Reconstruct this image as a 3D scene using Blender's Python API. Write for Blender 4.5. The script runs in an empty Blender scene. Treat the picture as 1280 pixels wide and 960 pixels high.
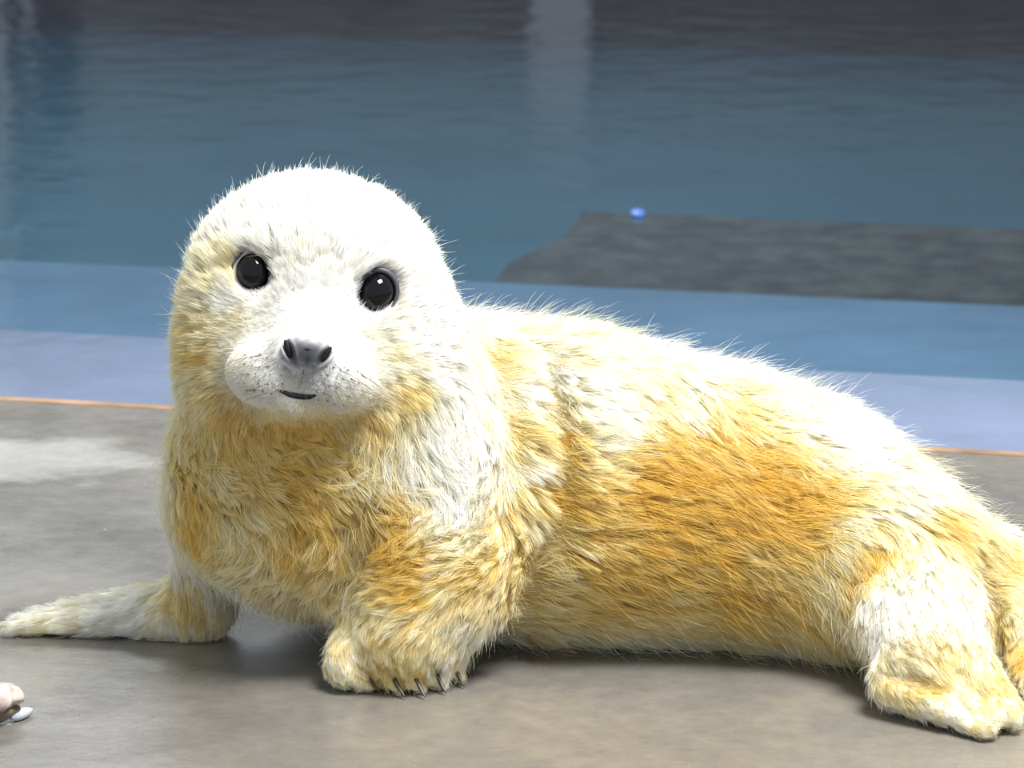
import bpy, math
import numpy as np
from mathutils import Vector, Matrix

sc = bpy.context.scene
rng = np.random.default_rng(7)

# ------------------------------------------------------------------ camera
F = 4500.0                                   # focal length in pixels of the 1280x960 frame
PITCH = math.atan(980.0 / F)
CAM = np.array([0.0, -2.7, 0.83])
FWD = np.array([0, math.cos(PITCH), -math.sin(PITCH)])
UP = np.array([0, math.sin(PITCH), math.cos(PITCH)])
RT = np.array([1.0, 0, 0])
cd = bpy.data.cameras.new('camera')
cd.sensor_width = 36.0
cd.lens = 36.0 * F / 1280.0
cd.clip_start = 0.05
cd.clip_end = 200
cam = bpy.data.objects.new('camera', cd)
sc.collection.objects.link(cam)
cam.location = CAM
cam.rotation_euler = (math.pi / 2 - PITCH, 0, 0)
cd.dof.use_dof = True
cd.dof.focus_distance = 2.80
cd.dof.aperture_fstop = 14.0
sc.camera = cam

# ------------------------------------------------------------------ light
w = bpy.data.worlds.new('world')
sc.world = w
w.use_nodes = True
bg = w.node_tree.nodes['Background']
bg.inputs[0].default_value = (0.86, 0.93, 1.0, 1)
bg.inputs[1].default_value = 0.42


def area(name, loc, target, sx, sy, power, col):
    ld = bpy.data.lights.new(name, 'AREA')
    ld.shape = 'RECTANGLE'
    ld.size, ld.size_y = sx, sy
    ld.energy = power
    ld.color = col
    o = bpy.data.objects.new(name, ld)
    sc.collection.objects.link(o)
    o.location = loc
    o.rotation_euler = (Vector(target) - Vector(loc)).to_track_quat('-Z', 'Y').to_euler()
    return o


area('ceiling_lamp', (0.80, -0.65, 2.55), (0.1, 0.10, 0.1), 1.0, 0.8, 93, (1.0, 0.985, 0.95))
area('ceiling_lamp_over_pool', (-1.5, 6.0, 4.2), (-1.5, 6.2, 0), 3.0, 1.5, 130, (0.92, 0.96, 1.0))

vs = sc.view_settings
vs.view_transform = 'Standard'
vs.look = 'None'
vs.gamma = 1.0
vs.use_curve_mapping = False
vs.exposure = 0.80


# ------------------------------------------------------------------ helpers
def ray(px, py):
    d = FWD + RT * (px - 640) / F + UP * (480 - py) / F
    return d / np.linalg.norm(d)


def onz(px, py, z):
    d = ray(px, py)
    return CAM + d * ((z - CAM[2]) / d[2])


def ony(px, py, y):
    d = ray(px, py)
    return CAM + d * ((y - CAM[1]) / d[1])


def pr(p, r):
    """radius in photo pixels -> metres at the distance of point p"""
    return r * np.linalg.norm(np.asarray(p) - CAM) / F


def new_mat(name):
    m = bpy.data.materials.new(name)
    m.use_nodes = True
    nt = m.node_tree
    return m, nt, nt.nodes['Principled BSDF']


def plain(name, col, rough=0.5, spec=0.5, coat=0.0, metal=0.0, noise=0.0, scale=60.0):
    m, nt, b = new_mat(name)
    b.inputs['Roughness'].default_value = rough
    b.inputs['Specular IOR Level'].default_value = spec
    b.inputs['Coat Weight'].default_value = coat
    b.inputs['Coat Roughness'].default_value = 0.02
    b.inputs['Metallic'].default_value = metal
    if noise > 0:
        tc = nt.nodes.new('ShaderNodeTexCoord')
        n = nt.nodes.new('ShaderNodeTexNoise')
        n.inputs['Scale'].default_value = scale
        n.inputs['Detail'].default_value = 5
        nt.links.new(tc.outputs['Object'], n.inputs['Vector'])
        r = nt.nodes.new('ShaderNodeValToRGB')
        c = np.array(col)
        lo, hi = c * (1 - noise), np.minimum(c * (1 + noise), 1)
        r.color_ramp.elements[0].position = 0.3
        r.color_ramp.elements[1].position = 0.7
        r.color_ramp.elements[0].color = (*lo, 1)
        r.color_ramp.elements[1].color = (*hi, 1)
        nt.links.new(n.outputs['Fac'], r.inputs[0])
        nt.links.new(r.outputs[0], b.inputs['Base Color'])
    else:
        b.inputs['Base Color'].default_value = (*col, 1)
    return m


def mesh_obj(name, V, Fc, mat, parent=None, smooth=True):
    V = np.asarray(V, dtype=float)
    if parent is not None:
        V = V - np.array(parent['base'])
    me = bpy.data.meshes.new(name)
    me.from_pydata(V.tolist(), [], [list(map(int, f)) for f in Fc])
    me.update()
    if smooth:
        me.polygons.foreach_set('use_smooth', np.ones(len(me.polygons), dtype=bool))
    o = bpy.data.objects.new(name, me)
    sc.collection.objects.link(o)
    me.materials.append(mat)
    if parent is not None:
        o.parent = parent
        o['base'] = parent['base']
    return o


def tag(o, label=None, cat=None, group=None, kind=None):
    for k, v in (('label', label), ('category', cat), ('group', group), ('kind', kind)):
        if v:
            o[k] = v
    return o


def prism(poly, z0, z1):
    """vertical prism over a polygon of xy points"""
    n = len(poly)
    V = [(p[0], p[1], z0) for p in poly] + [(p[0], p[1], z1) for p in poly]
    Fc = [list(range(n))[::-1], list(range(n, 2 * n))]
    for i in range(n):
        j = (i + 1) % n
        Fc.append([i, j, n + j, n + i])
    return V, Fc


def uvsphere(nu=24, nv=16):
    V, Fc = [], []
    V.append((0, 0, 1))
    for i in range(1, nv):
        t = math.pi * i / nv
        for j in range(nu):
            a = 2 * math.pi * j / nu
            V.append((math.sin(t) * math.cos(a), math.sin(t) * math.sin(a), math.cos(t)))
    V.append((0, 0, -1))
    for j in range(nu):
        Fc.append([0, 1 + j, 1 + (j + 1) % nu])
    for i in range(nv - 2):
        for j in range(nu):
            a = 1 + i * nu + j
            b = 1 + i * nu + (j + 1) % nu
            Fc.append([a, a + nu, b + nu, b])
    L = len(V) - 1
    s = 1 + (nv - 2) * nu
    for j in range(nu):
        Fc.append([s + j, L, s + (j + 1) % nu])
    return np.array(V), Fc


def tube(pts, rad, n=8):
    """closed tapered tube along points"""
    pts = np.asarray(pts, float)
    V, Fc = [], []
    m = len(pts)
    for i in range(m):
        t = pts[min(i + 1, m - 1)] - pts[max(i - 1, 0)]
        t /= np.linalg.norm(t)
        a = np.cross(t, (0.13, 0.2, 0.97))
        a /= np.linalg.norm(a)
        b = np.cross(t, a)
        for j in range(n):
            q = 2 * math.pi * j / n
            V.append(pts[i] + rad[i] * (math.cos(q) * a + math.sin(q) * b))
    for i in range(m - 1):
        for j in range(n):
            k = (j + 1) % n
            Fc.append([i * n + j, i * n + k, (i + 1) * n + k, (i + 1) * n + j])
    Fc.append(list(range(n))[::-1])
    Fc.append([(m - 1) * n + j for j in range(n)])
    return np.array(V), Fc


# ------------------------------------------------------------------ setting: deck, pool, water, far wall
EA, EB = onz(0, 498, 0.0), onz(1280, 568, 0.0)
U2 = (EB - EA)[:2]
U2 /= np.linalg.norm(U2)
V2 = np.array([-U2[1], U2[0]])                  # across the pool, away from the deck
O2 = EA[:2]


def pl(u, v):
    return O2 + U2 * u + V2 * v


def uv_of(p):
    d = np.asarray(p)[:2] - O2
    return float(d @ U2), float(d @ V2)


WATER = -0.020
LEDGE = -0.032
STEP = -0.15
DEEP = -0.90
v1 = 0.5 * (uv_of(onz(0, 415, LEDGE))[1] + uv_of(onz(1280, 473, LEDGE))[1])
v2 = 0.5 * (uv_of(onz(0, 325, STEP))[1] + uv_of(onz(1280, 383, STEP))[1])
WALLV = 10.5
UL, UR = -7.0, 8.0


def slab(name, u0, u1, va, vb, z0, z1, mat, parent=None):
    V, Fc = prism([pl(u0, va), pl(u1, va), pl(u1, vb), pl(u0, vb)], z0, z1)
    return mesh_obj(name, V, Fc, mat, parent, smooth=False)


# concrete
mc, nt, b = new_mat('wet_concrete')
N, L = nt.nodes, nt.links
tc = N.new('ShaderNodeTexCoord')
mp = N.new('ShaderNodeMapping')
L.new(tc.outputs['Object'], mp.inputs[0])


def noise(scale, detail=6, rough=0.6, vec=None, dist=0.0):
    n = N.new('ShaderNodeTexNoise')
    n.inputs['Scale'].default_value = scale
    n.inputs['Detail'].default_value = detail
    n.inputs['Roughness'].default_value = rough
    n.inputs['Distortion'].default_value = dist
    L.new(vec or mp.outputs[0], n.inputs['Vector'])
    return n


def ramp(inp, stops):
    r = N.new('ShaderNodeValToRGB')
    e = r.color_ramp.elements
    e[0].position, e[0].color = stops[0][0], (*stops[0][1], 1)
    e[1].position, e[1].color = stops[-1][0], (*stops[-1][1], 1)
    for p, c in stops[1:-1]:
        x = e.new(p)
        x.color = (*c, 1)
    L.new(inp, r.inputs[0])
    return r


def mixc(fac, a, b_, mode='MIX'):
    m = N.new('ShaderNodeMix')
    m.data_type = 'RGBA'
    m.blend_type = mode
    for s, v in ((m.inputs[0], fac), (m.inputs[6], a), (m.inputs[7], b_)):
        if hasattr(v, 'links'):
            L.new(v, s)
        elif isinstance(v, (int, float)):
            s.default_value = v
        else:
            s.default_value = (*v, 1)
    return m


def math_(op, a, b_=0.0):
    m = N.new('ShaderNodeMath')
    m.operation = op
    for s, v in ((m.inputs[0], a), (m.inputs[1], b_)):
        if hasattr(v, 'links'):
            L.new(v, s)
        else:
            s.default_value = v
    return m.outputs[0]


big = ramp(noise(3.2, 5).outputs['Fac'], [(0.30, (0.128, 0.120, 0.110)), (0.5, (0.178, 0.166, 0.149)), (0.72, (0.242, 0.210, 0.162))])
fine = ramp(noise(45, 8, 0.7).outputs['Fac'], [(0.3, (0.80, 0.80, 0.81)), (0.7, (1.08, 1.08, 1.06))])
col = mixc(1.0, big.outputs[0], fine.outputs[0], 'MULTIPLY')
# pale patch beside the pool edge and scattered flecks
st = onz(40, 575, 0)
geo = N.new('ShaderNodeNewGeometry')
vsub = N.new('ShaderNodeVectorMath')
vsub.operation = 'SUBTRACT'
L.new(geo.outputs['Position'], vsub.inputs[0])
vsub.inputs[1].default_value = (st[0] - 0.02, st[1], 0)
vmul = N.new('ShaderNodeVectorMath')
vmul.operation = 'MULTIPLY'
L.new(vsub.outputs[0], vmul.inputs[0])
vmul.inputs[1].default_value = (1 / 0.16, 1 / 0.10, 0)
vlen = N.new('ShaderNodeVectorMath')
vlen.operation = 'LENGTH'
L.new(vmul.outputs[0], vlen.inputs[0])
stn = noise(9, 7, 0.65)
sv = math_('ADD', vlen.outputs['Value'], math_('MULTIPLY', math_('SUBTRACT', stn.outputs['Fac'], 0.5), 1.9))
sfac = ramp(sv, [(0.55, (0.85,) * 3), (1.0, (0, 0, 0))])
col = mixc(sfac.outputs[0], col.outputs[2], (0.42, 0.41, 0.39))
fl = ramp(noise(120, 3, 0.5).outputs['Fac'], [(0.73, (0, 0, 0)), (0.79, (0.55,) * 3)])
col = mixc(fl.outputs[0], col.outputs[2], (0.6, 0.59, 0.56))
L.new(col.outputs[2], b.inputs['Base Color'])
rr = ramp(noise(6, 6, 0.65).outputs['Fac'], [(0.35, (0.16,) * 3), (0.65, (0.42,) * 3)])
L.new(rr.outputs[0], b.inputs['Roughness'])
b.inputs['Specular IOR Level'].default_value = 0.45
bp = N.new('ShaderNodeBump')
bp.inputs['Strength'].default_value = 0.25
bp.inputs['Distance'].default_value = 0.004
L.new(noise(30, 8, 0.6).outputs['Fac'], bp.inputs['Height'])
L.new(bp.outputs[0], b.inputs['Normal'])

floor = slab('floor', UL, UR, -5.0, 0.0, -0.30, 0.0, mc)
tag(floor, 'wet grey concrete deck with pale patches beside the pool', 'floor', kind='structure')

m_rust = plain('rusted_steel', (0.36, 0.225, 0.135), 0.8, 0.2, noise=0.45, scale=14)
tr = slab('trim_1', UL, UR, -0.010, 0.006, -0.06, 0.001, m_rust)
tag(tr, 'rusty orange steel edge strip along the concrete deck', 'edge strip', kind='structure')

m_lav = plain('lavender_paint', (0.45, 0.42, 0.54), 0.35, 0.5, noise=0.10, scale=7)
m_step = plain('blue_step_paint', (0.25, 0.36, 0.51), 0.4, 0.4, noise=0.12, scale=5)
m_deep = plain('blue_basin_paint', (0.078, 0.175, 0.225), 0.5, 0.4, noise=0.12, scale=2)
lg = slab('pool_ledge', UL, UR, 0.006, v1, -0.30, LEDGE, m_lav)
tag(lg, 'lavender blue painted pool ledge just under the water', 'ledge', kind='structure')
sp = slab('pool_step', UL, UR, v1, v2, -0.50, STEP, m_step)
tag(sp, 'light blue painted step under the pool water', 'step', kind='structure')
pb = slab('pool_basin', UL, UR, v2, WALLV, DEEP - 0.1, DEEP, m_deep)
tag(pb, 'dark blue painted bottom of the pool', 'pool bottom', kind='structure')

# dark submerged platform behind the step
PZ = -0.34
pa = [uv_of(onz(*q, PZ)) for q in ((612, 362), (740, 261), (1285, 291))]
u_l0, u_l1 = pa[0][0], pa[1][0]
v_top = 0.5 * (pa[1][1] + pa[2][1])
mpz, nt, b = new_mat('dark_mottled_mat')
N, L = nt.nodes, nt.links
tc = N.new('ShaderNodeTexCoord')
mp = N.new('ShaderNodeMapping')
mp.inputs['Scale'].default_value = (1, 1, 1)
L.new(tc.outputs['Object'], mp.inputs[0])
c1 = ramp(noise(14, 5, 0.75).outputs['Fac'], [(0.36, (0.016, 0.011, 0.008)), (0.5, (0.095, 0.060, 0.042)), (0.64, (0.15, 0.16, 0.12))])
L.new(c1.outputs[0], b.inputs['Base Color'])
b.inputs['Roughness'].default_value = 0.7
poly = [pl(u_l0 - 0.03, v2 + 0.02), pl(UR - 0.5, v2 + 0.02), pl(UR - 0.5, v_top)]
for t in np.linspace(1, 0, 7)[0:-1]:
    u = u_l1 * t + (u_l0 - 0.03) * (1 - t)
    vv = v_top * t + (v2 + 0.02) * (1 - t)
    poly.append(pl(u + (0.02 if int(t * 6) % 2 else -0.012), vv))
Vp, Fp = prism(poly, DEEP, PZ)
plat = mesh_obj('sunken_platform', Vp, Fp, mpz, smooth=False)
tag(plat, 'dark brown mottled platform lying under the pool water', 'platform')

# small blue disc floating over the platform corner
fp = onz(797, 269, WATER)
sv_, sf_ = uvsphere(20, 10)
a_ = pr(fp, 10)
Vd = sv_ * np.array([a_, a_ * 2.0, 0.006]) + fp + np.array([0, 0, 0.003])
fl_o = mesh_obj('floating_disc', Vd, sf_, plain('blue_plastic', (0.10, 0.22, 0.62), 0.35))
tag(fl_o, 'small bright blue bit floating over the dark sunken platform', 'float')

# water
mw, nt, b = new_mat('pool_water')
N, L = nt.nodes, nt.links
N.remove(b)
out = N['Material Output']
tc = N.new('ShaderNodeTexCoord')
mp = N.new('ShaderNodeMapping')
mp.inputs['Scale'].default_value = (1.0, 1.0, 1.0)
mp.inputs['Rotation'].default_value = (0, 0, -math.atan2(U2[1], U2[0]))
L.new(tc.outputs['Object'], mp.inputs[0])
n1 = noise(9, 3, 0.5, dist=0.4)
n2 = noise(22, 2, 0.5)
h = math_('ADD', n1.outputs['Fac'], math_('MULTIPLY', n2.outputs['Fac'], 0.12))
bp = N.new('ShaderNodeBump')
bp.inputs['Strength'].default_value = 0.10
bp.inputs['Distance'].default_value = 0.03
L.new(h, bp.inputs['Height'])
fr = N.new('ShaderNodeFresnel')
fr.inputs[0].default_value = 1.333
L.new(bp.outputs[0], fr.inputs['Normal'])
gl = N.new('ShaderNodeBsdfGlossy')
gl.inputs['Roughness'].default_value = 0.09
L.new(bp.outputs[0], gl.inputs['Normal'])
tp = N.new('ShaderNodeBsdfTransparent')
tp.inputs[0].default_value = (0.80, 0.93, 0.98, 1)
mx = N.new('ShaderNodeMixShader')
L.new(fr.outputs[0], mx.inputs[0])
L.new(tp.outputs[0], mx.inputs[1])
L.new(gl.outputs[0], mx.inputs[2])
L.new(mx.outputs[0], out.inputs['Surface'])
q = [pl(UL, 0.0065), pl(UR, 0.0065), pl(UR, WALLV), pl(UL, WALLV)]
wat = mesh_obj('pool_water', [(p[0], p[1], WATER) for p in q], [[0, 1, 2, 3]], mw, smooth=False)
tag(wat, 'still blue pool water with faint ripples behind the pup', 'water', kind='stuff')


# far wall, seen as a reflection in the water
def refl(px, py):
    """point of the far wall mirrored at this pixel: (u, z)"""
    p = onz(px, py, WATER)
    d = ray(px, py) * np.array([1, 1, -1])
    dv = float(d[:2] @ V2)
    t = (WALLV - uv_of(p)[1]) / dv
    hit = p + d * t
    return uv_of(hit)[0], hit[2]


_, zb = refl(640, 70)
m_wall = plain('grey_blue_wall', (0.28, 0.32, 0.37), 0.8, 0.2, noise=0.10, scale=1.2)
m_dark = plain('dark_brown_wall_base', (0.125, 0.105, 0.11), 0.8, 0.2, noise=0.2, scale=3)
m_pale = plain('pale_pilaster', (0.37, 0.37, 0.41), 0.7, 0.2)
m_navy = plain('navy_door', (0.02, 0.06, 0.12), 0.5, 0.3)
wl = slab('wall_back', UL, UR, WALLV, WALLV + 0.2, DEEP - 0.1, 4.5, m_wall)
tag(wl, 'grey blue far wall mirrored in the pool', 'wall', kind='structure')
t2 = slab('trim_2', UL, UR, WALLV - 0.04, WALLV - 0.001, DEEP, zb, m_dark)
tag(t2, 'dark brown base of the far wall', 'wall base', kind='structure')


def wallbox(name, px0, px1, py0, py1, mat, depth, label, cat, z0=None, z1=None):
    ua, ub = refl(px0, py0)[0], refl(px1, py0)[0]
    za = refl(px0, py0)[1] if z0 is None else z0
    zc = refl(px0, py1)[1] if z1 is None else z1
    o = slab(name, min(ua, ub), max(ua, ub), WALLV - depth, WALLV - 0.0405 if depth > 0.045 else WALLV - 0.001, min(za, zc), max(za, zc), mat)
    tag(o, label, cat, kind='structure')
    return o


wallbox('trim_3', -60, 18, 0, 330, m_pale, 0.10, 'broad pale pillar mirrored at the pool corner', 'pillar', z0=WATER - 0.1, z1=4.4)
wallbox('trim_4', 670, 742, 0, 200, m_pale, 0.09, 'narrow pale pillar on the far wall', 'pillar', z0=WATER - 0.1, z1=refl(670, 150)[1])
wallbox('door_1', 26, 100, 40, 160, m_navy, 0.05, 'dark navy door beside the broad pale pillar', 'door', z0=zb)
wallbox('trim_5', 35, 52, 0, 60, m_pale, 0.085, 'short pale post beside the navy door', 'post', z0=WATER - 0.1)

# ------------------------------------------------------------------ seal pup: body as one blended distance field
BASE = np.array([0.08, 0.10, 0.0])
seal = bpy.data.objects.new('seal_pup', None)
sc.collection.objects.link(seal)
seal.location = BASE
seal['base'] = BASE.tolist()
tag(seal, 'white and yellow stained furry seal pup with black eyes lying on the concrete', 'seal')

HO = ony(393, 353, 0.0)                          # point between the eyes
hs = np.linalg.norm(HO - CAM) / F                # metres per pixel there
hf = (CAM - HO) / np.linalg.norm(CAM - HO)
roll = math.radians(9.0)
hr0 = RT
hu0 = np.cross(hf, hr0) * -1
hu0 = np.cross(hr0, -hf)
hu0 /= np.linalg.norm(hu0)
if hu0[2] < 0:
    hu0 = -hu0
HR = math.cos(roll) * hr0 - math.sin(roll) * hu0
HU = math.cos(roll) * hu0 + math.sin(roll) * hr0
HF = hf
HM = np.stack([HR, HU, HF], axis=1)              # columns


def H(a, b, c):
    return HO + HM @ (np.array([a, b, c], float) * hs)


class Ell:
    def __init__(s, c, rad, M=None, k=0.02, flow=None, L=0.02):
        s.c, s.r, s.M, s.k, s.flow, s.L = np.array(c, np.float32), np.array(rad, np.float32), (np.eye(3) if M is None else M).astype(np.float32), k, flow, L
        e = np.abs(s.M) @ s.r
        s.lo, s.hi = s.c - e, s.c + e

    def d(s, P):
        q = (P - s.c) @ s.M
        a = q / s.r
        k0 = np.sqrt((a * a).sum(-1))
        a = a / s.r
        k1 = np.sqrt((a * a).sum(-1)) + 1e-9
        return np.where(k0 < 0.05, -s.r.min(), k0 * (k0 - 1) / k1)


class Cone:
    def __init__(s, a, b, ra, rb, k=0.02, flow=None, L=0.02):
        s.a, s.b, s.ra, s.rb, s.k, s.L = np.array(a, np.float32), np.array(b, np.float32), ra, rb, k, L
        s.flow = (s.b - s.a) / np.linalg.norm(s.b - s.a) if flow is None else flow
        s.lo = np.minimum(s.a - ra, s.b - rb)
        s.hi = np.maximum(s.a + ra, s.b + rb)

    def d(s, P):
        ab = s.b - s.a
        t = np.clip(((P - s.a) @ ab) / (ab @ ab), 0, 1)
        q = P - s.a - t[..., None] * ab
        return np.sqrt((q * q).sum(-1)) - (s.ra + (s.rb - s.ra) * t)


def smin(a, b, k):
    h_ = np.clip(0.5 + 0.5 * (b - a) / k, 0, 1)
    return b * (1 - h_) + a * h_ - k * h_ * (1 - h_)


def smax(a, b, k):
    return -smin(-a, -b, k)


def seg(pts, k, flow=None, L=0.02):
    """chain of cones through (point, radius)"""
    return [Cone(pts[i][0], pts[i + 1][0], pts[i][1], pts[i + 1][1], k, flow, L) for i in range(len(pts) - 1)]


def wz(px, py, z, r):
    p = onz(px, py, z)
    return (p, pr(p, r))


def wy(px, py, y, r):
    p = ony(px, py, y)
    return (p, pr(p, r))


def rest(px, py, r, dy=0.0):
    """centre of a round body section of r pixels resting on the floor"""
    z = 0.11
    for _ in range(6):
        p = onz(px, py, z)
        z = pr(p, r)
    p = p + np.array([0, dy, 0])
    return (p, pr(p, r))


groups = []
BF = np.array([0.93, -0.05, -0.36])
torso = seg([rest(520, 602, 172), rest(600, 598, 186), rest(700, 606, 186), rest(800, 621, 173), rest(900, 636, 161),
             rest(1000, 659, 147), rest(1080, 696, 123), rest(1150, 726, 97), rest(1220, 745, 68), rest(1290, 765, 45)],
            0.02, BF, 0.027)
groups.append((0.03, torso))
# tail beyond the frame
groups.append((0.03, seg([wz(1280, 765, 0.040, 44), wz(1350, 790, 0.030, 30), wz(1410, 805, 0.016, 16)], 0.01, None, 0.016)))
# neck and chest
CF = np.array([0.05, -0.15, -1.0])
neck = [Ell(ony(404, 475, 0.085), (pr(HO, 164), 0.105, pr(HO, 150)), None, 0.05, CF, 0.022),
        Ell(ony(400, 590, 0.105), (pr(HO, 170), 0.118, pr(HO, 180)), None, 0.05, CF, 0.027),
        Ell(ony(314, 600, 0.10), (pr(HO, 86), 0.08, pr(HO, 105)), None, 0.04, CF, 0.025),
        Ell(ony(520, 560, 0.10), (pr(HO, 110), 0.10, pr(HO, 150)), None, 0.05, np.array([0.5, -0.1, -0.8]), 0.027)]
groups.append((0.05, neck))
# head
head = [Ell(H(3, -12, -118), np.array([155, 141, 150]) * hs, HM, 0.02, 'head', 0.0185),
        Ell(H(-68, -92, -92), np.array([76, 86, 90]) * hs, HM, 0.04, 'head', 0.016),
        Ell(H(86, -90, -92), np.array([82, 88, 92]) * hs, HM, 0.04, 'head', 0.016)]
groups.append((0.04, head))
muz = [Cone(H(2, -48, -30), H(3, -92, 40), 66 * hs, 46 * hs, 0.02, 'head', 0.006),
       Ell(H(-42, -120, 40), np.array([46, 38, 46]) * hs, HM, 0.016, 'head', 0.004),
       Ell(H(46, -116, 40), np.array([45, 38, 46]) * hs, HM, 0.016, 'head', 0.004),
       Ell(H(2, -148, 24), np.array([42, 22, 44]) * hs, HM, 0.010, 'head', 0.006),
       Ell(H(4, -84, 62), np.array([40, 24, 30]) * hs, HM, 0.012, 'head', 0.003)]
groups.append((0.022, muz))
# fore flipper on the far side, stretched out flat
arm_l = seg([wy(270, 640, 0.105, 52), wy(264, 712, 0.135, 36), wz(250, 757, 0.026, 33), wz(200, 765, 0.020, 29)], 0.02, None, 0.014)
groups.append((0.025, arm_l))
dig_l = [Cone(wz(235, 776, 0.014, 1)[0], wz(14, 784, 0.008, 1)[0], 0.0120, 0.0052, 0.006, None, 0.011),
         Cone(wz(225, 766, 0.017, 1)[0], wz(26, 777, 0.008, 1)[0], 0.0125, 0.0052, 0.006, None, 0.011),
         Cone(wz(220, 756, 0.018, 1)[0], wz(46, 769, 0.008, 1)[0], 0.0120, 0.0052, 0.006, None, 0.011),
         Cone(wz(215, 748, 0.018, 1)[0], wz(80, 761, 0.008, 1)[0], 0.0110, 0.0055, 0.006, None, 0.011),
         Cone(wz(215, 742, 0.016, 1)[0], wz(120, 751, 0.008, 1)[0], 0.0100, 0.0055, 0.006, None, 0.011)]
groups.append((0.02, dig_l))
# fore flipper on the near side, propped under the chest
arm_r = seg([wy(572, 620, 0.085, 92), wy(540, 715, 0.035, 86), wz(512, 770, 0.052, 72)], 0.03, None, 0.017) + seg([wz(512, 770, 0.052, 72), wz(505, 800, 0.036, 56)], 0.03, None, 0.009)
groups.append((0.045, arm_r))
toe_base = [(440, 812, 28), (475, 810, 23), (505, 808, 21), (533, 805, 20), (558, 799, 20)]
toe_tip = [(462, 850, 15), (495, 854, 10), (522, 854, 9), (548, 849, 9), (571, 841, 9)]
dig_r = []
for (bx, by, br), (tx, ty, tr_) in zip(toe_base, toe_tip):
    pb_ = onz(bx, by, 0.030)
    pt_ = onz(tx, ty, 0.009)
    dig_r.append(Cone(pb_, pt_, pr(pb_, br), pr(pt_, tr_), 0.003, None, 0.0055))
dig_r.append(Ell(onz(438, 832, 0.018), (0.019, 0.022, 0.016), None, 0.01, np.array([0.3, -0.6, -0.6]), 0.008))
groups.append((0.012, dig_r))
# hind flippers
leg_n = seg([wz(1105, 700, 0.085, 84), wz(1140, 770, 0.058, 66), wz(1160, 825, 0.038, 58)], 0.02, None, 0.016)
groups.append((0.03, leg_n))
dig_h = [Cone(onz(1118, 856, 0.024), onz(1228, 908, 0.010), 0.0165, 0.0075, 0.003, None, 0.008),
         Cone(onz(1140, 838, 0.034), onz(1236, 900, 0.012), 0.0150, 0.0070, 0.003, None, 0.008),
         Cone(onz(1172, 826, 0.036), onz(1246, 894, 0.014), 0.0165, 0.0075, 0.003, None, 0.008),
         Cone(onz(1196, 815, 0.036), onz(1262, 893, 0.013), 0.0200, 0.0110, 0.005, None, 0.010)]
groups.append((0.022, dig_h))
leg_f = seg([wz(1235, 735, 0.05, 58), wz(1268, 795, 0.034, 40)], 0.02, None, 0.015)
groups.append((0.022, leg_f))
dig_f = [Cone(onz(1258, 800, 0.028), onz(1300, 866, 0.010), 0.0155, 0.0085, 0.005, None, 0.012),
         Cone(onz(1280, 795, 0.030), onz(1338, 860, 0.010), 0.0155, 0.0085, 0.005, None, 0.012),
         Cone(onz(1300, 790, 0.030), onz(1368, 846, 0.010), 0.0155, 0.0085, 0.005, None, 0.012)]
groups.append((0.018, dig_f))
ALL = [p for _, g in groups for p in g]

# carved details: eye sockets, skin folds along the neck and flank, mouth crease
EYES = [H(-76, 1, -6), H(76, -1, -6)]
carve = [(Ell(H(-77, 1, 22), np.array([27, 27, 25]) * hs, HM), 0.010), (Ell(H(77, -1, 22), np.array([27, 27, 25]) * hs, HM), 0.010)]
fold_px = [[(604, 430), (628, 500), (636, 580), (622, 650)], [(672, 440), (694, 520), (700, 600), (684, 680), (650, 745)],
           [(432, 640), (452, 690), (430, 745)]]
FOLDS = []                                        # filled below, once the plain surface can be traced


def sdf(P, folds=True):
    D = None
    for k, g in groups:
        d = None
        for p in g:
            e = p.d(P)
            d = e if d is None else smin(d, e, p.k)
        D = d if D is None else smin(D, d, k)
    for p, k in carve:
        D = smax(D, -p.d(P), k)
    if folds:
        for c in FOLDS:
            D = smax(D, -c.d(P), getattr(c, 'fk', 0.016))
    return np.maximum(D, 0.0015 - P[..., 2])


def grad(P, folds=True, e=0.0015):
    G = np.stack([sdf(P + np.eye(3, dtype=np.float32)[i] * e, folds) - sdf(P - np.eye(3, dtype=np.float32)[i] * e, folds) for i in range(3)], -1)
    return G / (np.linalg.norm(G, axis=-1, keepdims=True) + 1e-9)


def trace(pxs, folds=True):
    """where the camera rays through these pixels meet the pup's skin"""
    D = np.array([ray(*p) for p in pxs], np.float32)
    T = np.full(len(D), 2.3, np.float32)
    for _ in range(90):
        s_ = sdf(CAM.astype(np.float32) + D * T[:, None], folds)
        T += np.clip(s_, -0.02, 0.05) * 0.8
    return CAM + D * T[:, None]


for line in fold_px:
    pts = trace(line, False)
    nn = grad(pts.astype(np.float32), False)
    for i in range(len(pts) - 1):
        FOLDS.append(Cone(pts[i] + nn[i] * 0.004, pts[i + 1] + nn[i + 1] * 0.004, 0.010, 0.010))
for line, fr_ in (([(1105, 838), (1150, 852), (1195, 876), (1228, 898)], 0.0048), ([(1200, 838), (1222, 866), (1240, 893)], 0.0042),
                  ([(1222, 715), (1238, 755), (1243, 795), (1252, 830)], 0.0080),
                  ([(452, 832), (464, 845), (477, 858)], 0.0036), ([(480, 832), (494, 846), (507, 859)], 0.0036),
                  ([(510, 828), (522, 842), (534, 856)], 0.0036), ([(536, 824), (548, 838), (560, 850)], 0.0036)):
    pts = trace(line, False)
    for i in range(len(pts) - 1):
        c = Cone(pts[i], pts[i + 1], fr_, fr_)
        c.fk = 0.006
        FOLDS.append(c)

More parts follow.
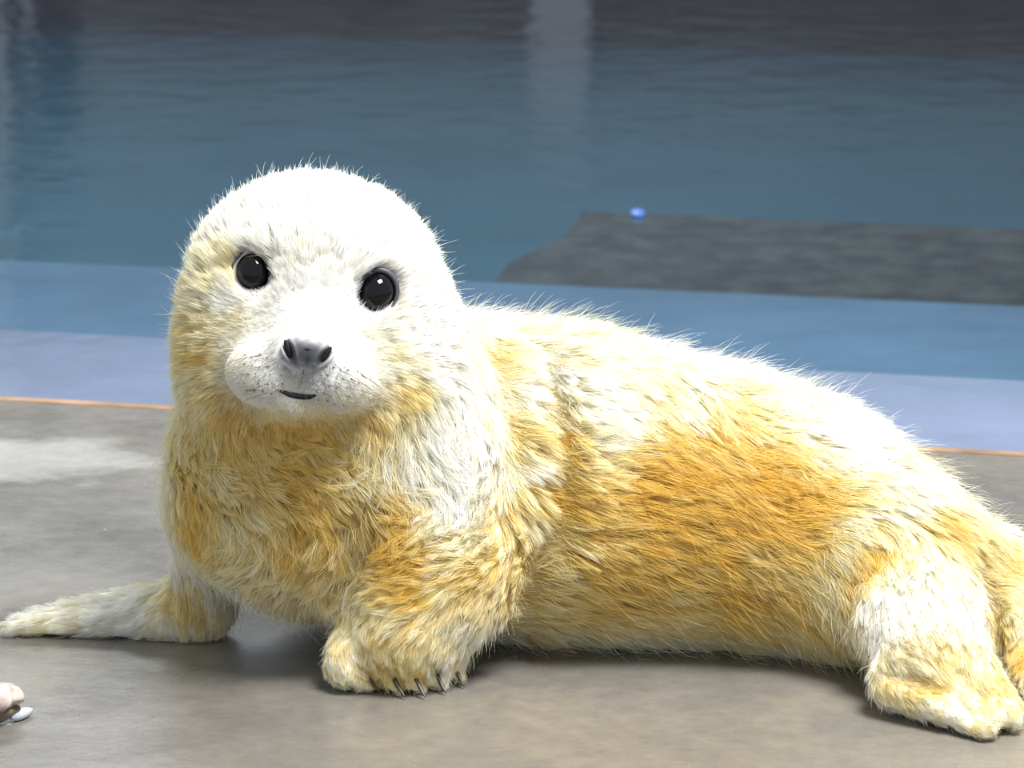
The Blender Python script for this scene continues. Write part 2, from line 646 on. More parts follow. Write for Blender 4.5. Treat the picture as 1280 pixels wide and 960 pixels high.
# sample the field on a grid and net its zero surface
STEPG = 0.0040
lo = np.array([-0.46, -0.21, -0.006])
hi = np.array([0.58, 0.36, 0.46])
nx, ny, nz = np.ceil((hi - lo) / STEPG).astype(int)
gx = (lo[0] + np.arange(nx) * STEPG).astype(np.float32)
gy = (lo[1] + np.arange(ny) * STEPG).astype(np.float32)
gz = (lo[2] + np.arange(nz) * STEPG).astype(np.float32)
D = np.full((nx, ny, nz), 0.5, np.float32)


def sub(lo_, hi_, m):
    s_ = []
    for i, n in enumerate((nx, ny, nz)):
        a = int(max(0, math.floor((lo_[i] - m - lo[i]) / STEPG)))
        b_ = int(min(n, math.ceil((hi_[i] + m - lo[i]) / STEPG) + 1))
        s_.append(slice(a, max(b_, a)))
    return tuple(s_)


def pts_of(sl):
    X, Y, Z = np.meshgrid(gx[sl[0]], gy[sl[1]], gz[sl[2]], indexing='ij')
    return np.stack([X, Y, Z], -1)


for k, g in groups:
    l_ = np.min([p.lo for p in g], axis=0)
    h_ = np.max([p.hi for p in g], axis=0)
    sl = sub(l_, h_, k + 0.012)
    P = pts_of(sl)
    d = None
    for p in g:
        e = p.d(P)
        d = e if d is None else smin(d, e, p.k)
    D[sl] = smin(D[sl], d, k)
for p, k in carve + [(c, getattr(c, 'fk', 0.016)) for c in FOLDS]:
    sl = sub(p.lo, p.hi, k + 0.01)
    D[sl] = smax(D[sl], -p.d(pts_of(sl)), k)
D = np.maximum(D, (0.0015 - gz)[None, None, :])


def surface_nets(D):
    S = D < 0
    n = np.array(D.shape) - 1
    acc = np.zeros((*n, 3), np.float32)
    cnt = np.zeros(n, np.float32)
    for ax in range(3):
        o1, o2 = [a for a in range(3) if a != ax]
        for i in (0, 1):
            for j in (0, 1):
                s0 = [None] * 3
                s1 = [None] * 3
                s0[ax], s1[ax] = slice(0, n[ax]), slice(1, n[ax] + 1)
                s0[o1] = s1[o1] = slice(i, n[o1] + i)
                s0[o2] = s1[o2] = slice(j, n[o2] + j)
                a, b_ = D[tuple(s0)], D[tuple(s1)]
                m = (a < 0) != (b_ < 0)
                t = a[m] / (a[m] - b_[m])
                v = np.zeros((len(t), 3), np.float32)
                v[:, ax] = t
                v[:, o1] = i
                v[:, o2] = j
                acc[m] += v
                cnt[m] += 1
    act = cnt > 0
    idx = np.full(n, -1, np.int64)
    idx[act] = np.arange(act.sum())
    ijk = np.argwhere(act)
    Vv = ijk + acc[act] / cnt[act][:, None]
    Q = []
    for ax in range(3):
        o1, o2 = (ax + 1) % 3, (ax + 2) % 3
        s0 = [slice(1, n[a]) for a in range(3)]
        s1 = list(s0)
        s0[ax], s1[ax] = slice(0, n[ax]), slice(1, n[ax] + 1)
        a, b_ = S[tuple(s0)], S[tuple(s1)]
        m = a != b_
        c = np.argwhere(m)
        off = np.array([1, 1, 1])
        off[ax] = 0
        c = c + off
        ins = a[m]

        def g(da, db):
            e = c.copy()
            e[:, o1] -= da
            e[:, o2] -= db
            return idx[e[:, 0], e[:, 1], e[:, 2]]
        q_ = np.stack([g(0, 0), g(1, 0), g(1, 1), g(0, 1)], -1)
        q_[~ins] = q_[~ins][:, ::-1]
        Q.append(q_)
    return Vv, np.concatenate(Q)


SV, SQ = surface_nets(D)
SV = (lo + SV * STEPG).astype(np.float32)
del D
for _ in range(2):
    SV -= (sdf(SV)[:, None] * grad(SV) * 0.8).astype(np.float32)
SV[:, 2] = np.maximum(SV[:, 2], 0.0015)
SN = grad(SV)


# ---- coat tint in metres: yellow stains, plus shade painted into flipper and toe gaps
def sines(P, seed, freq, n=9):
    r_ = np.random.default_rng(seed)
    k_ = r_.normal(size=(n, 3))
    k_ = k_ / np.linalg.norm(k_, axis=1, keepdims=True) * freq * r_.uniform(0.6, 1.6, (n, 1))
    ph = r_.uniform(0, 6.28, n)
    return np.sin(P @ k_.T + ph).sum(1) / math.sqrt(n / 2)


stain_shade_px = [  # px, py, radius in px, amount
    (300, 560, 70, .38), (400, 560, 60, .38), (330, 640, 80, .30), (420, 640, 70, .24), (360, 720, 70, .25), (240, 560, 60, .30),
    (240, 640, 38, .75), (265, 680, 30, .55), (300, 515, 30, .35), (370, 528, 34, .45), (440, 520, 34, .40), (512, 488, 32, .65), (480, 530, 30, .3),
    (250, 470, 42, .35), (240, 420, 34, .25), (290, 330, 20, .35), (300, 400, 24, .22), (262, 350, 30, .15),
    (492, 660, 34, .80), (470, 615, 30, .35), (515, 716, 34, .65), (462, 722, 28, .3), (590, 722, 26, .50), (540, 680, 40, .3), (500, 770, 70, .30), (480, 830, 50, .25),
    (697, 560, 22, .65), (690, 620, 26, .55), (692, 500, 18, .45), (640, 540, 26, .3), (604, 450, 24, .35), (630, 620, 34, .25), (640, 720, 60, .35), (650, 770, 40, .2),
    (760, 610, 60, .50), (840, 600, 70, .60), (930, 610, 70, .65), (1010, 630, 50, .45), (800, 680, 80, .45), (900, 700, 80, .35), (860, 760, 80, .38), (980, 760, 70, .38), (740, 720, 60, .42), (720, 775, 50, .25), (1040, 790, 40, .25),
    (1088, 690, 34, .60), (1060, 720, 34, .40), (1180, 665, 40, .40), (1240, 690, 40, .45), (1160, 650, 30, .25), (1230, 740, 30, .35),
    (1270, 830, 40, .55), (1120, 860, 40, .28), (1220, 850, 50, .28), (880, 510, 60, .12), (960, 540, 50, .15), (800, 480, 50, .08),
    (1245, 780, 22, .45), (1170, 865, 14, .35), (466, 847, 8, .5), (495, 848, 8, .5), (523, 844, 8, .5), (549, 840, 8, .5), (235, 752, 28, .60), (215, 740, 18, .3),  # paints shade into hind flipper grooves and toe gaps, then arm stains
    # cleaner patches
    (560, 560, 80, -.35), (545, 440, 70, -.4), (400, 260, 110, -.5), (760, 500, 40, -.25), (660, 500, 24, -.25), (735, 560, 20, -.25),
    (1050, 550, 60, -.30), (1140, 760, 50, -.30), (1170, 690, 22, -.2), (150, 765, 60, -.25), (60, 775, 60, -.1), (850, 520, 16, -.4), (580, 660, 40, -.1), (1090, 740, 24, -.2)]
sp3 = trace([(a, b_) for a, b_, _, _ in stain_shade_px])
srad = np.array([pr(p, s[2]) for p, s in zip(sp3, stain_shade_px)])
samt = np.array([s[3] for s in stain_shade_px])


def stain_shade(P):
    v = np.full(len(P), 0.23)
    for p, r_, a in zip(sp3, srad, samt):
        d2 = ((P - p) ** 2).sum(1)
        v += 0.92 * a * np.exp(-d2 / (2 * (r_ * 0.75) ** 2))
    v += 0.07 * sines(P, 3, 70) + 0.06 * sines(P, 4, 180)
    return np.clip(v, 0, 1.1)


C0, C1, C2, C3 = [np.array(c) for c in ((0.955, 0.945, 0.915), (0.925, 0.86, 0.60), (0.86, 0.695, 0.25), (0.80, 0.53, 0.07))]


def coat(s_):
    s_ = np.clip(s_, 0, 1.05)[:, None]
    return np.where(s_ < 0.35, C0 + (C1 - C0) * s_ / 0.35,
                    np.where(s_ < 0.7, C1 + (C2 - C1) * (s_ - 0.35) / 0.35, C2 + (C3 - C2) * (s_ - 0.7) / 0.35))


def head_local(P):
    return ((P - HO) @ HM) / hs


def face_grey(P):
    """blue-grey skin tint around nose, eye rims and whisker pads (0..1)"""
    q = head_local(P)
    g = 0.55 * np.exp(-(((q[:, 0] - 4) / 40) ** 2 + ((q[:, 1] + 100) / 30) ** 2 + (np.minimum(q[:, 2] - 60, 0) / 40) ** 2))
    for e in (-76, 76):
        rr_ = np.hypot(q[:, 0] - e, q[:, 1])
        g += 0.85 * np.exp(-((rr_ / 25) ** 8)) * (q[:, 2] > -70)
    g += 0.10 * np.exp(-(((np.abs(q[:, 0] - 3) - 50) / 34) ** 2 + ((q[:, 1] + 118) / 30) ** 2)) * (q[:, 2] > 0)
    return np.clip(g, 0, 1)


GREY = np.array([0.22, 0.23, 0.28])


def colour(P, jit=0.0):
    c = coat(stain_shade(P) + jit)
    q = head_local(P)
    fm = np.exp(-((q[:, 0] / 95) ** 4 + ((q[:, 1] + 70) / 85) ** 4)) * (q[:, 2] > -60)   # clean short-haired face
    c = c * (1 - 0.8 * fm[:, None]) + np.array([0.90, 0.895, 0.88]) * 0.8 * fm[:, None]
    g = face_grey(P)[:, None]
    c = c * (1 - g) + GREY * g
    for e in (-76, 76):
        rim = np.exp(-((np.hypot((q[:, 0] - e) / 0.95, q[:, 1] - 1) / 28.0) ** 16))[:, None] * (q[:, 2:3] > -70)
        c = c * (1 - rim) + np.array([0.045, 0.045, 0.055]) * rim
    return c


SC = colour(SV.astype(float)) * 0.96

# body mesh
m_skin, nt, b = new_mat('seal_undercoat')
at = nt.nodes.new('ShaderNodeAttribute')
at.attribute_name = 'coat'
nt.links.new(at.outputs['Color'], b.inputs['Base Color'])
b.inputs['Roughness'].default_value = 0.75
b.inputs['Specular IOR Level'].default_value = 0.2
body = mesh_obj('body', SV, SQ, m_skin, seal)
ca = body.data.attributes.new('coat', 'FLOAT_COLOR', 'POINT')
ca.data.foreach_set('color', np.concatenate([SC, np.ones((len(SC), 1))], 1).astype(np.float32).ravel())

# ------------------------------------------------------------------ eyes, nose, mouth, whiskers, claws
m_eye = plain('black_eye', (0.002, 0.002, 0.003), 0.04, 0.35)
m_lid = plain('grey_eyelid', (0.07, 0.07, 0.085), 0.45, 0.4)
m_nose = plain('nose_skin', (0.13, 0.135, 0.16), 0.38, 0.5, noise=0.25, scale=120)
m_black = plain('black_nostril', (0.006, 0.005, 0.006), 0.6, 0.3)
m_mouth = plain('dark_mouth_line', (0.02, 0.015, 0.018), 0.5, 0.3)
m_whisk = plain('whisker', (0.25, 0.20, 0.14), 0.4, 0.4)
m_claw = plain('dark_claw', (0.075, 0.06, 0.05), 0.35, 0.5)
sv_, sf_ = uvsphere(32, 20)
for (ex, ey), sg in (((318, 341), -1), ((469, 366), 1)):
    hit = trace([(ex, ey)])[0]
    R_ = 28.0 * hs
    ctr = hit - HF * R_ * 0.35
    axis = HF + HR * sg * 0.10
    axis /= np.linalg.norm(axis)
    tilt = math.radians(-14 * sg)
    er = math.cos(tilt) * HR + math.sin(tilt) * HU
    er -= axis * (er @ axis)
    er /= np.linalg.norm(er)
    eu = np.cross(axis, er)
    EM = np.stack([er, eu, axis], 1)
    ball = ctr + (sv_ * np.array([R_ * 0.92, R_ * 1.04, R_])) @ EM.T
    eo = mesh_obj('eye', ball, sf_, m_eye, seal)
    eo['label'] = 'glossy black eye'
    # eyelid ring
    n, m_ = 40, 8
    RV, RF = [], []
    for i in range(n):
        a = 2 * math.pi * i / n
        rx, ry = R_ * 0.93, R_ * 1.05
        upper = 1.0 + 0.45 * max(0.0, math.sin(a))
        for j in range(m_):
            q_ = 2 * math.pi * j / m_
            rad = 1 + 0.10 * upper * math.cos(q_)
            RV.append(ctr + EM @ np.array([rx * rad * math.cos(a), ry * rad * math.sin(a), R_ * (0.40 + 0.16 * math.sin(q_))]))
    for i in range(n):
        for j in range(m_):
            i2, j2 = (i + 1) % n, (j + 1) % m_
            RF.append([i * m_ + j, i2 * m_ + j, i2 * m_ + j2, i * m_ + j2])
    lo_ = mesh_obj('eyelid', RV, RF, m_lid, eo)

# nose pad: a raised, pigmented patch of skin with two slanted nostril slits
na, nb = 61, 49
ga, gb = np.meshgrid(np.linspace(-40, 40, na), np.linspace(-30, 26, nb), indexing='ij')
base_c = np.array([4.0, -86.0])
P0 = np.array([H(base_c[0] + a * 0.91, base_c[1] + b_ * 0.91, 170) for a, b_ in zip(ga.ravel(), gb.ravel())], np.float32)
T_ = np.zeros(len(P0), np.float32)
for _ in range(60):
    T_ += np.clip(sdf(P0 - HF.astype(np.float32) * T_[:, None]), -0.02, 0.05) * 0.8
Pn = P0 - HF * T_[:, None]
a, b_ = ga.ravel(), gb.ravel()
wid = 30 + 0.16 * b_                                  # wider on top
edge = np.clip(1.25 - np.sqrt((a / (wid + 7)) ** 2 + ((b_ + 1) / 24) ** 2), 0, 1)
ed = np.clip(edge / 0.6, 0, 1)
ht = 8.5 * ed * ed * (3 - 2 * ed) - 1.5
ht -= 2.0 * np.exp(-(a / 4.5) ** 2) * (b_ < 4)        # groove down the middle
nos = np.zeros(len(a))
for sg in (-1, 1):
    x_ = (a - 25.0 * sg)
    ca_, sa_ = math.cos(math.radians(27)), math.sin(math.radians(27))
    xr = x_ * ca_ - sg * b_ * sa_
    yr = sg * x_ * sa_ + b_ * ca_
    d_ = (xr / 6.0) ** 2 + (yr / 16.5) ** 2
    nos = np.maximum(nos, np.exp(-d_ ** 2))
    ht += 1.4 * np.exp(-((np.sqrt(d_) - 1.45) / 0.35) ** 2)     # raised wing around the slit
ht -= 6.0 * nos * (ht > 2)
Pn = Pn + HF * (ht * hs)[:, None]
pig = np.clip(edge * 2.0, 0, 1)[:, None] * np.exp(-((b_ - 0) / 34) ** 4)[:, None]
lightn, darkn = np.array([0.50, 0.505, 0.53]), np.array([0.05, 0.052, 0.064])
cen = np.exp(-(a / 29) ** 4 - ((b_ + 2) / 20) ** 4)[:, None]
ncol = lightn * (1 - cen) + darkn * cen
ncol = ncol * (1 + 0.12 * sines(Pn, 61, 900)[:, None])
ncol = ncol * (1 - nos[:, None]) + np.array([0.006, 0.005, 0.006]) * nos[:, None]
inside = np.sqrt((a / 37) ** 2 + ((b_ + 1) / 25) ** 2) < 1.0
NFc = []
for i in range(na - 1):
    for j in range(nb - 1):
        q_ = [i * nb + j, (i + 1) * nb + j, (i + 1) * nb + j + 1, i * nb + j + 1]
        if all(inside[x] for x in q_):
            NFc.append(q_)
used_ = np.unique(np.array(NFc))
remap = np.full(len(Pn), -1)
remap[used_] = np.arange(len(used_))
m_nose, nt, b = new_mat('nose_skin')
at = nt.nodes.new('ShaderNodeAttribute')
at.attribute_name = 'coat'
nt.links.new(at.outputs['Color'], b.inputs['Base Color'])
b.inputs['Roughness'].default_value = 0.5
b.inputs['Specular IOR Level'].default_value = 0.25
nose = mesh_obj('nose', Pn[used_], [[remap[x] for x in f] for f in NFc], m_nose, seal)
na_ = nose.data.attributes.new('coat', 'FLOAT_COLOR', 'POINT')
na_.data.foreach_set('color', np.concatenate([np.clip(ncol[used_], 0, 1), np.ones((len(used_), 1))], 1).astype(np.float32).ravel())
nose['label'] = 'dark grey nose pad'
for sg in (-1, 1):
    ang = math.radians(-27 * sg)
    NM = np.stack([math.cos(ang) * HR + math.sin(ang) * HU, -math.sin(ang) * HR + math.cos(ang) * HU, HF], 1)
    k_ = int(np.argmin((a - 25.0 * sg) ** 2 + b_ ** 2))
    c_ = Pn[k_] + HF * 0.5 * hs
    mesh_obj('nostril', c_ + (sv_ * np.array([4.0, 12.5, 3.0]) * hs) @ NM.T, sf_, m_black, nose)

# mouth line
mpts = trace([(346, 487), (354, 490), (362, 493), (371, 495), (380, 496), (388, 496), (395, 494)])
mv, mf = tube(mpts + HF * 1.0 * hs, np.array([0.8, 2.4, 3.4, 3.8, 3.8, 3.2, 1.2]) * hs, 8)
mesh_obj('mouth', mv, mf, m_mouth, seal)['label'] = 'short dark mouth line'
ppts = trace([(381, 457), (379, 466), (376, 476), (373, 487)])
pv, pf = tube(ppts, np.array([1.2, 1.2, 1.0, 0.7]) * hs, 6)
mesh_obj('philtrum', pv, pf, plain('philtrum_skin', (0.16, 0.16, 0.19), 0.5), seal)

# whisker follicles on the pads
spots = []
for sg in (-1, 1):
    for r_i in range(5):
        for c_i in range(6):
            a = (26 + c_i * 9.5 - (r_i % 2) * 4) * sg + 3
            bq = -98 - r_i * 10.5 - c_i * 1.0
            if abs(a) > 80 - max(0, r_i - 2) * 8:
                continue
            spots.append((a + rng.normal(0, 1.4), bq + rng.normal(0, 1.4)))
spx = []
for a, bq in spots:
    p = H(a, bq, 60)
    d = p - CAM
    zc = d @ FWD
    spx.append((640 + F * (d @ RT) / zc, 480 - F * (d @ UP) / zc))
sp_hits = trace(spx)
sn = grad(sp_hits.astype(np.float32))
tv, tf = uvsphere(6, 4)
SVs, SFs = [], []
for p, n in zip(sp_hits, sn):
    o_ = len(SVs)
    r_ = rng.uniform(0.9, 1.7) * hs
    SVs += list(p + n * 0.0012 + tv * r_)
    SFs += [[i + o_ for i in f] for f in tf]
wsp = mesh_obj('whisker_spots', SVs, SFs, plain('follicle', (0.20, 0.19, 0.21), 0.6), seal)
wsp['kind'] = 'stuff'
for i in rng.choice(len(sp_hits), 22, replace=False):
    p, n = sp_hits[i], sn[i]
    sg = 1 if spots[i][0] > 0 else -1
    out_ = HR * sg * 0.9 + HF * 0.25 - HU * 0.12 + rng.normal(0, 0.10, 3)
    out_ /= np.linalg.norm(out_)
    Lw = rng.uniform(0.022, 0.045)
    t = np.linspace(0, 1, 6)[:, None]
    pts = p + out_ * Lw * t + np.array([0, 0.0, -1]) * 0.010 * t ** 2 - HF * 0.006 * t ** 2
    wv_, wf_ = tube(pts, np.linspace(0.00032, 0.00008, 6), 5)
    mesh_obj('whisker', wv_, wf_, m_whisk, seal)


def claw(base, tip, r0, lift=0.003):
    base, tip = np.asarray(base), np.asarray(tip)
    t = np.linspace(0, 1, 6)[:, None]
    pts = base + (tip - base) * t + np.array([0, 0, lift]) * (4 * t * (1 - t))
    cv, cf = tube(pts, r0 * (1 - np.linspace(0, 1, 6) ** 1.6 * 0.92), 8)
    mesh_obj('claw', cv, cf, m_claw, seal)


for (tx, ty, _), (bx, by, _) in zip(toe_tip, toe_base):
    d = onz(tx, ty, 0.009) - onz(bx, by, 0.030)
    d /= np.linalg.norm(d)
    t0 = onz(tx, ty, 0.011) + d * 0.004
    t0 = t0 - d * 0.008
    e = t0 + d * 0.0165 + np.array([0.003, 0, 0])
    e[2] = 0.002
    claw(t0, e, 0.0021, -0.001)
for c_ in dig_l[:3]:
    d = c_.b - c_.a
    d = d / np.linalg.norm(d)
    t0 = c_.b + d * 0.002
    e = t0 + d * 0.012
    e[2] = 0.002
    claw(t0, e, 0.0026)
for c_ in dig_h[:2]:
    d = c_.b - c_.a
    d = d / np.linalg.norm(d)
    t0 = c_.b + d * 0.003
    e = t0 + d * 0.009
    e[2] = 0.003
    claw(t0, e, 0.0024)

# ------------------------------------------------------------------ fur
tri = np.concatenate([SQ[:, [0, 1, 2]], SQ[:, [0, 2, 3]]])
A_ = SV[tri[:, 0]]
e1, e2 = SV[tri[:, 1]] - A_, SV[tri[:, 2]] - A_
ar = np.linalg.norm(np.cross(e1, e2), axis=1)
tn = SN[tri[:, 0]]
dens = np.where(tn[:, 1] > 0.35, 0.45, 1.0)
dens *= np.where(SV[tri[:, 0], 2] < 0.004, 0.05, 1.0)
qh = head_local(SV[tri[:, 0]].astype(float))
facem = (np.abs(qh[:, 0]) < 110) & (qh[:, 1] > -175) & (qh[:, 1] < 60) & (qh[:, 2] > -60)
dens *= np.where(facem, 2.6, 1.0)
pa_ = ar * dens
NCL, PER = 19000, 25
ti = rng.choice(len(tri), NCL, p=pa_ / pa_.sum())
r1, r2 = np.sqrt(rng.random(NCL)), rng.random(NCL)
PC = A_[ti] + e1[ti] * (r1 * (1 - r2))[:, None] + e2[ti] * (r1 * r2)[:, None]


def attributes(P, Nn):
    """flow tangent and length from the nearest parts of the body"""
    ds = np.stack([p.d(P) for p in ALL], 1)
    wgt = np.exp(-(ds - ds.min(1, keepdims=True)) / 0.012)
    wgt /= wgt.sum(1, keepdims=True)
    nose_p = H(3, -70, 60)
    fh = P - nose_p
    fh = fh / np.linalg.norm(fh, axis=1, keepdims=True)
    flow = np.zeros_like(P)
    Ln = np.zeros(len(P))
    hw = np.zeros(len(P))
    for i, p in enumerate(ALL):
        if isinstance(p.flow, str):
            flow += wgt[:, i:i + 1] * fh
            hw += wgt[:, i]
        else:
            flow += wgt[:, i:i + 1] * (p.flow / np.linalg.norm(p.flow))
        Ln += wgt[:, i] * p.L
    # swirls
    sw = np.stack([sines(P, 11 + i, 24) for i in range(3)], 1) * 0.27 + np.stack([sines(P, 21 + i, 75) for i in range(3)], 1) * 0.13
    flow = flow + sw * (1 - 0.5 * hw[:, None])
    flow -= Nn * (flow * Nn).sum(1, keepdims=True)
    flow /= np.linalg.norm(flow, axis=1, keepdims=True) + 1e-6
    # short face hair
    q = head_local(P)
    dn = np.sqrt((q[:, 0] / 105) ** 2 + ((q[:, 1] + 75) / 95) ** 2 + (np.minimum(q[:, 2] - 20, 0) / 130) ** 2)
    f = np.clip((dn - 0.55) / 0.75, 0, 1)
    Ln = np.where(hw > 0.3, Ln * f + 0.0032 * (1 - f), Ln)
    return flow, Ln, hw


PC = PC.astype(np.float32)
PC -= sdf(PC)[:, None] * grad(PC)
NCn = grad(PC)
flowC, LC, hwC = attributes(PC, NCn)
# tousled chest: whole clumps turned about the skin normal
dC = ((PC - ony(385, 630, 0.01)) ** 2).sum(1)
tw_ = rng.normal(0, 1, NCL) * (0.16 + 0.34 * np.exp(-dC / (2 * 0.085 ** 2))) * (hwC < 0.5)
tw_ += 0.75 * np.exp(-dC / (2 * 0.085 ** 2)) * sines(PC, 91, 42) * (hwC < 0.5)
flowC = flowC * np.cos(tw_)[:, None] + np.cross(NCn, flowC) * np.sin(tw_)[:, None]
# hairs around each clump centre
rc = rng.uniform(0.0026, 0.0060, NCL)
bit = np.cross(NCn, flowC)
ang = rng.uniform(0, 2 * math.pi, (NCL, PER))
rad = np.sqrt(rng.random((NCL, PER))) * rc[:, None]
PH = PC[:, None] + (np.cos(ang) * rad * 1.3)[..., None] * flowC[:, None] + (np.sin(ang) * rad)[..., None] * bit[:, None]
PH = PH.reshape(-1, 3).astype(np.float32)
NHn = np.repeat(NCn, PER, 0)
for _ in range(2):
    PH -= sdf(PH)[:, None] * NHn
NHn = grad(PH)
ci = np.repeat(np.arange(NCL), PER)
nh = len(PH)
fl_ = flowC[ci] + rng.normal(0, 0.13, (nh, 3))
fl_ -= NHn * (fl_ * NHn).sum(1, keepdims=True)
fl_ /= np.linalg.norm(fl_, axis=1, keepdims=True) + 1e-6
clL = LC * rng.uniform(0.75, 1.2, NCL)
LH = clL[ci] * rng.uniform(0.72, 1.12, nh)
hw = hwC[ci]
wild = rng.random(nh) < 0.04
lift = np.radians(np.where(hw > 0.5, 50, 24) + rng.normal(0, 6, nh) + rng.normal(0, 5, NCL)[ci] + wild * rng.uniform(8, 25, nh))
LH = LH * np.where(wild, 1.15, 1.0)
NP_ = 6
S_ = np.linspace(0, 1, NP_)


def strand(P, Nn, T, Lh, lf):
    s = S_[None, :, None]
    return P[:, None] + Lh[:, None, None] * (T[:, None] * (np.cos(lf)[:, None, None] * s + 0.12 * s ** 2)
                                              + Nn[:, None] * (np.sin(lf)[:, None, None] * (s - 0.42 * s ** 2)))


X = strand(PH, NHn, fl_, LH, lift)
liftc = np.radians(np.where(hwC > 0.5, 50, 24) + rng.normal(0, 5, NCL))
G = strand(PC, NCn, flowC, clL, liftc)
cs = np.where(hw > 0.5, 0.52, 0.82) * np.clip(rng.normal(1, 0.15, nh), 0.3, 1.15) * np.where(wild, 0.2, 1.0)
cw = np.clip(cs[:, None] * S_[None] ** 1.1, 0, 0.95)[..., None]
off = (PH - PC[ci])[:, None]
X = X * (1 - cw) + (G[ci] + off * 0.25) * cw
X += rng.normal(0, 1, (nh, 1, 3)) * (0.0007 * S_[None, :, None])
X[:, :, 2] = np.maximum(X[:, :, 2], 0.0012)
# sparse, fine guard hairs standing off the coat
ng = 36000
gi = rng.choice(nh, ng, replace=False)
gl_ = LH[gi] * rng.uniform(1.0, 1.42, ng)
gf = fl_[gi] + rng.normal(0, 0.25, (ng, 3))
gX = strand(PH[gi], NHn[gi], gf / np.linalg.norm(gf, axis=1, keepdims=True), gl_, np.radians(rng.uniform(36, 66, ng)))
gX[:, :, 2] = np.maximum(gX[:, :, 2], 0.0012)
guard = np.concatenate([np.zeros(nh, bool), np.ones(ng, bool)])
X = np.concatenate([X, gX])
PH, ci, hw, LH = np.concatenate([PH, PH[gi]]), np.concatenate([ci, ci[gi]]), np.concatenate([hw, hw[gi]]), np.concatenate([LH, gl_])
nh += ng
# keep hair off eyes, nose and nostrils
q = head_local(PH.astype(float))
keep = np.ones(nh, bool)
for e in (-76, 76):
    keep &= ~((np.hypot((q[:, 0] - e) / 0.95, q[:, 1]) < 28.5) & (q[:, 2] > -60))
keep &= ~((np.hypot((q[:, 0] - 4) / 34, (q[:, 1] + 87) / 23) < 0.97) & (q[:, 2] > 20))
keep &= PH[:, 2] > 0.0025
jit = rng.normal(0, 0.06, nh) + rng.normal(0, 0.11, NCL)[ci]
HC = colour(PH.astype(float), jit - 0.10)
HR_ = colour(PH.astype(float), jit + 0.20 * (hw < 0.5) + 0.05)
HC *= (1 + rng.normal(0, 0.05, nh) + rng.normal(0, 0.04, NCL)[ci])[:, None]
HC = np.clip(HC, 0.02, 0.96)
guard = guard[keep]
X, HC, LH, HR_ = X[keep], HC[keep], LH[keep], HR_[keep]
nh = len(X)
cu = bpy.data.hair_curves.new('fur')
cu.add_curves([NP_] * nh)
cu.attributes['position'].data.foreach_set('vector', (X - BASE).astype(np.float32).ravel())
ra = cu.attributes.get('radius') or cu.attributes.new('radius', 'FLOAT', 'POINT')
rw = (np.clip(LH / 0.02, 0.55, 1.1) * np.where(guard, 0.55, 1.0))[:, None] * 0.00021 * (1 - 0.82 * S_[None] ** 1.5)
ra.data.foreach_set('value', rw.astype(np.float32).ravel())
ha = cu.attributes.new('coat', 'FLOAT_COLOR', 'POINT')
tw = np.clip(S_ * 1.25, 0, 1)[None, :, None]
hc4 = np.concatenate([np.clip(HR_[:, None] * 0.86 * (1 - tw) + HC[:, None] * 1.04 * tw, 0, 0.97), np.ones((nh, NP_, 1))], 2)  # roots darkened to paint the shade between clumps, tips lightened
ha.data.foreach_set('color', hc4.astype(np.float32).ravel())
m_fur, nt, b = new_mat('seal_fur')
N, L = nt.nodes, nt.links
N.remove(b)
at = N.new('ShaderNodeAttribute')
at.attribute_name = 'coat'
df = N.new('ShaderNodeBsdfDiffuse')
tl = N.new('ShaderNodeBsdfTranslucent')
L.new(at.outputs['Color'], df.inputs[0])
L.new(at.outputs['Color'], tl.inputs[0])
m1 = N.new('ShaderNodeMixShader')
m1.inputs[0].default_value = 0.30
L.new(df.outputs[0], m1.inputs[1])
L.new(tl.outputs[0], m1.inputs[2])
hb = N.new('ShaderNodeBsdfHair')
hb.component = 'Reflection'
hb.inputs['Color'].default_value = (1, 1, 1, 1)
hb.inputs['RoughnessU'].default_value = 0.25
hb.inputs['RoughnessV'].default_value = 0.6
m2 = N.new('ShaderNodeMixShader')
m2.inputs[0].default_value = 0.06
L.new(m1.outputs[0], m2.inputs[1])
L.new(hb.outputs[0], m2.inputs[2])
L.new(m2.outputs[0], N['Material Output'].inputs['Surface'])
cu.materials.append(m_fur)
fur = bpy.data.objects.new('fur', cu)
sc.collection.objects.link(fur)
fur.parent = seal
fur['kind'] = 'stuff'
fur['label'] = 'long white and yellow clumped fur'

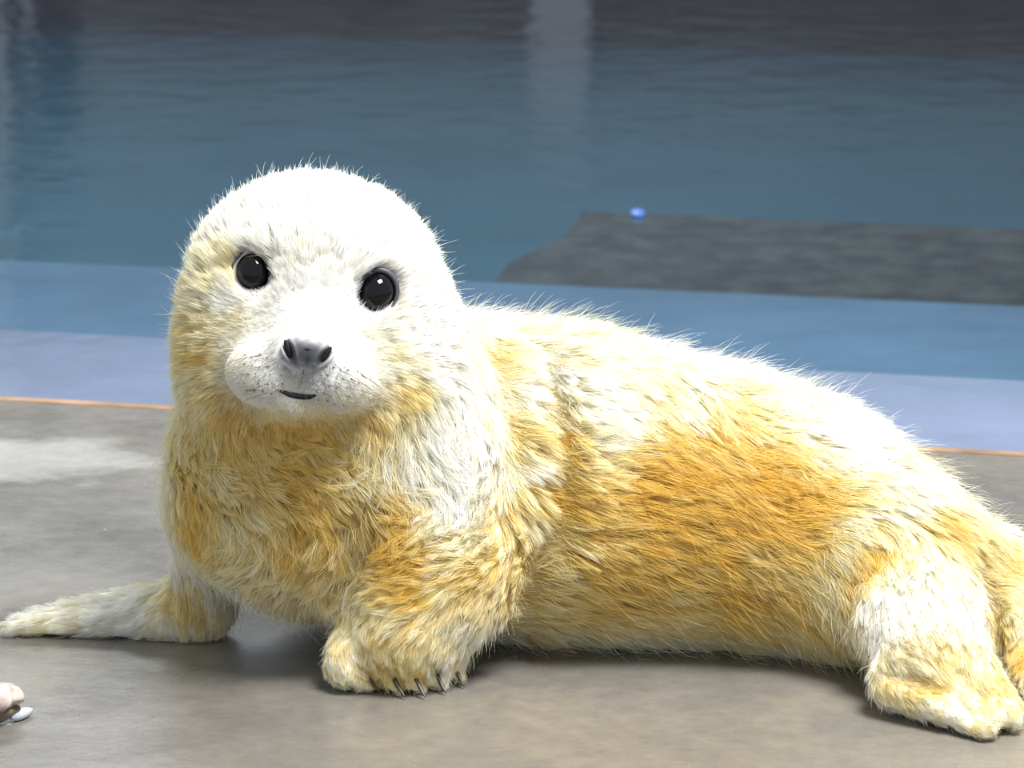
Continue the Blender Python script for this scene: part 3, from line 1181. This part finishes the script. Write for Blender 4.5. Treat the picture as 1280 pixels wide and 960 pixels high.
# ------------------------------------------------------------------ scrap on the floor, running out of the frame
m_scrap = plain('pinkish_scrap', (0.50, 0.41, 0.37), 0.4, 0.5, noise=0.45, scale=110)
m_rind = plain('olive_rind', (0.16, 0.125, 0.085), 0.45, 0.4, noise=0.4, scale=90)
m_tip = plain('blue_white_tip', (0.50, 0.53, 0.60), 0.3, 0.5)
sb = onz(-20, 890, 0.0)
scrap = bpy.data.objects.new('fish_scrap', None)
sc.collection.objects.link(scrap)
scrap.location = sb
scrap['base'] = sb.tolist()
tag(scrap, 'pale pinkish scrap with a blue-white tip lying on wet concrete', 'scrap')
sv_, sf_ = uvsphere(32, 20)
a0, a1 = onz(-75, 893, 0.017), onz(28, 872, 0.017)
n = 11
bv, bfc = tube([a0 + (a1 - a0) * t for t in np.linspace(0, 1, n)],
               [0.010, 0.014, 0.0165, 0.0172, 0.0172, 0.0168, 0.016, 0.0145, 0.0125, 0.0095, 0.005], 16)
bv = bv + 0.0016 * np.stack([sines(bv, 51 + i, 420) for i in range(3)], 1)
bv[:, 2] = np.maximum(0.017 + (bv[:, 2] - 0.017) * 0.72 + 0.004, 0.0075)
mesh_obj('flesh', bv, bfc, m_scrap, scrap)
# crusty ridge along the top
for t0_, t1_, rr_ in ((0.50, 0.66, 0.0030), (0.74, 0.93, 0.0034), (0.93, 1.02, 0.0020)):
    q0, q1 = a0 + (a1 - a0) * t0_, a0 + (a1 - a0) * t1_
    lift_ = np.array([0, 0.004, 0.0135 - 0.016 * max(0, t1_ - 0.75) / 0.35])
    cv, cf = tube([q0 + lift_, (q0 + q1) / 2 + lift_ + np.array([0, 0, 0.001]), q1 + lift_], [rr_ * 0.5, rr_, rr_ * 0.6], 8)
    mesh_obj('ridge', cv + 0.0006 * np.stack([sines(cv, 71 + i, 900) for i in range(3)], 1), cf, m_tip, scrap)
g0, g1 = onz(-75, 905, 0.0095), onz(24, 886, 0.0095)
rv, rf = tube([g0 + (g1 - g0) * t for t in np.linspace(0, 1, 8)], [0.007, 0.0095, 0.010, 0.010, 0.0095, 0.008, 0.006, 0.002], 12)
rv = rv + 0.0008 * np.stack([sines(rv, 81 + i, 500) for i in range(3)], 1)
rv[:, 2] = np.maximum(rv[:, 2], 0.0005)
mesh_obj('rind', rv, rf, m_rind, scrap)
f0, f1 = onz(14, 897, 0.0046), onz(41, 887, 0.0042)
fv, ffc = tube([f0 + (f1 - f0) * t for t in np.linspace(0, 1, 7)], [0.002, 0.0038, 0.0045, 0.0045, 0.0040, 0.0028, 0.001], 12)
fv[:, 2] = np.maximum(fv[:, 2], 0.0005)
mesh_obj('tip', fv, ffc, m_tip, scrap)
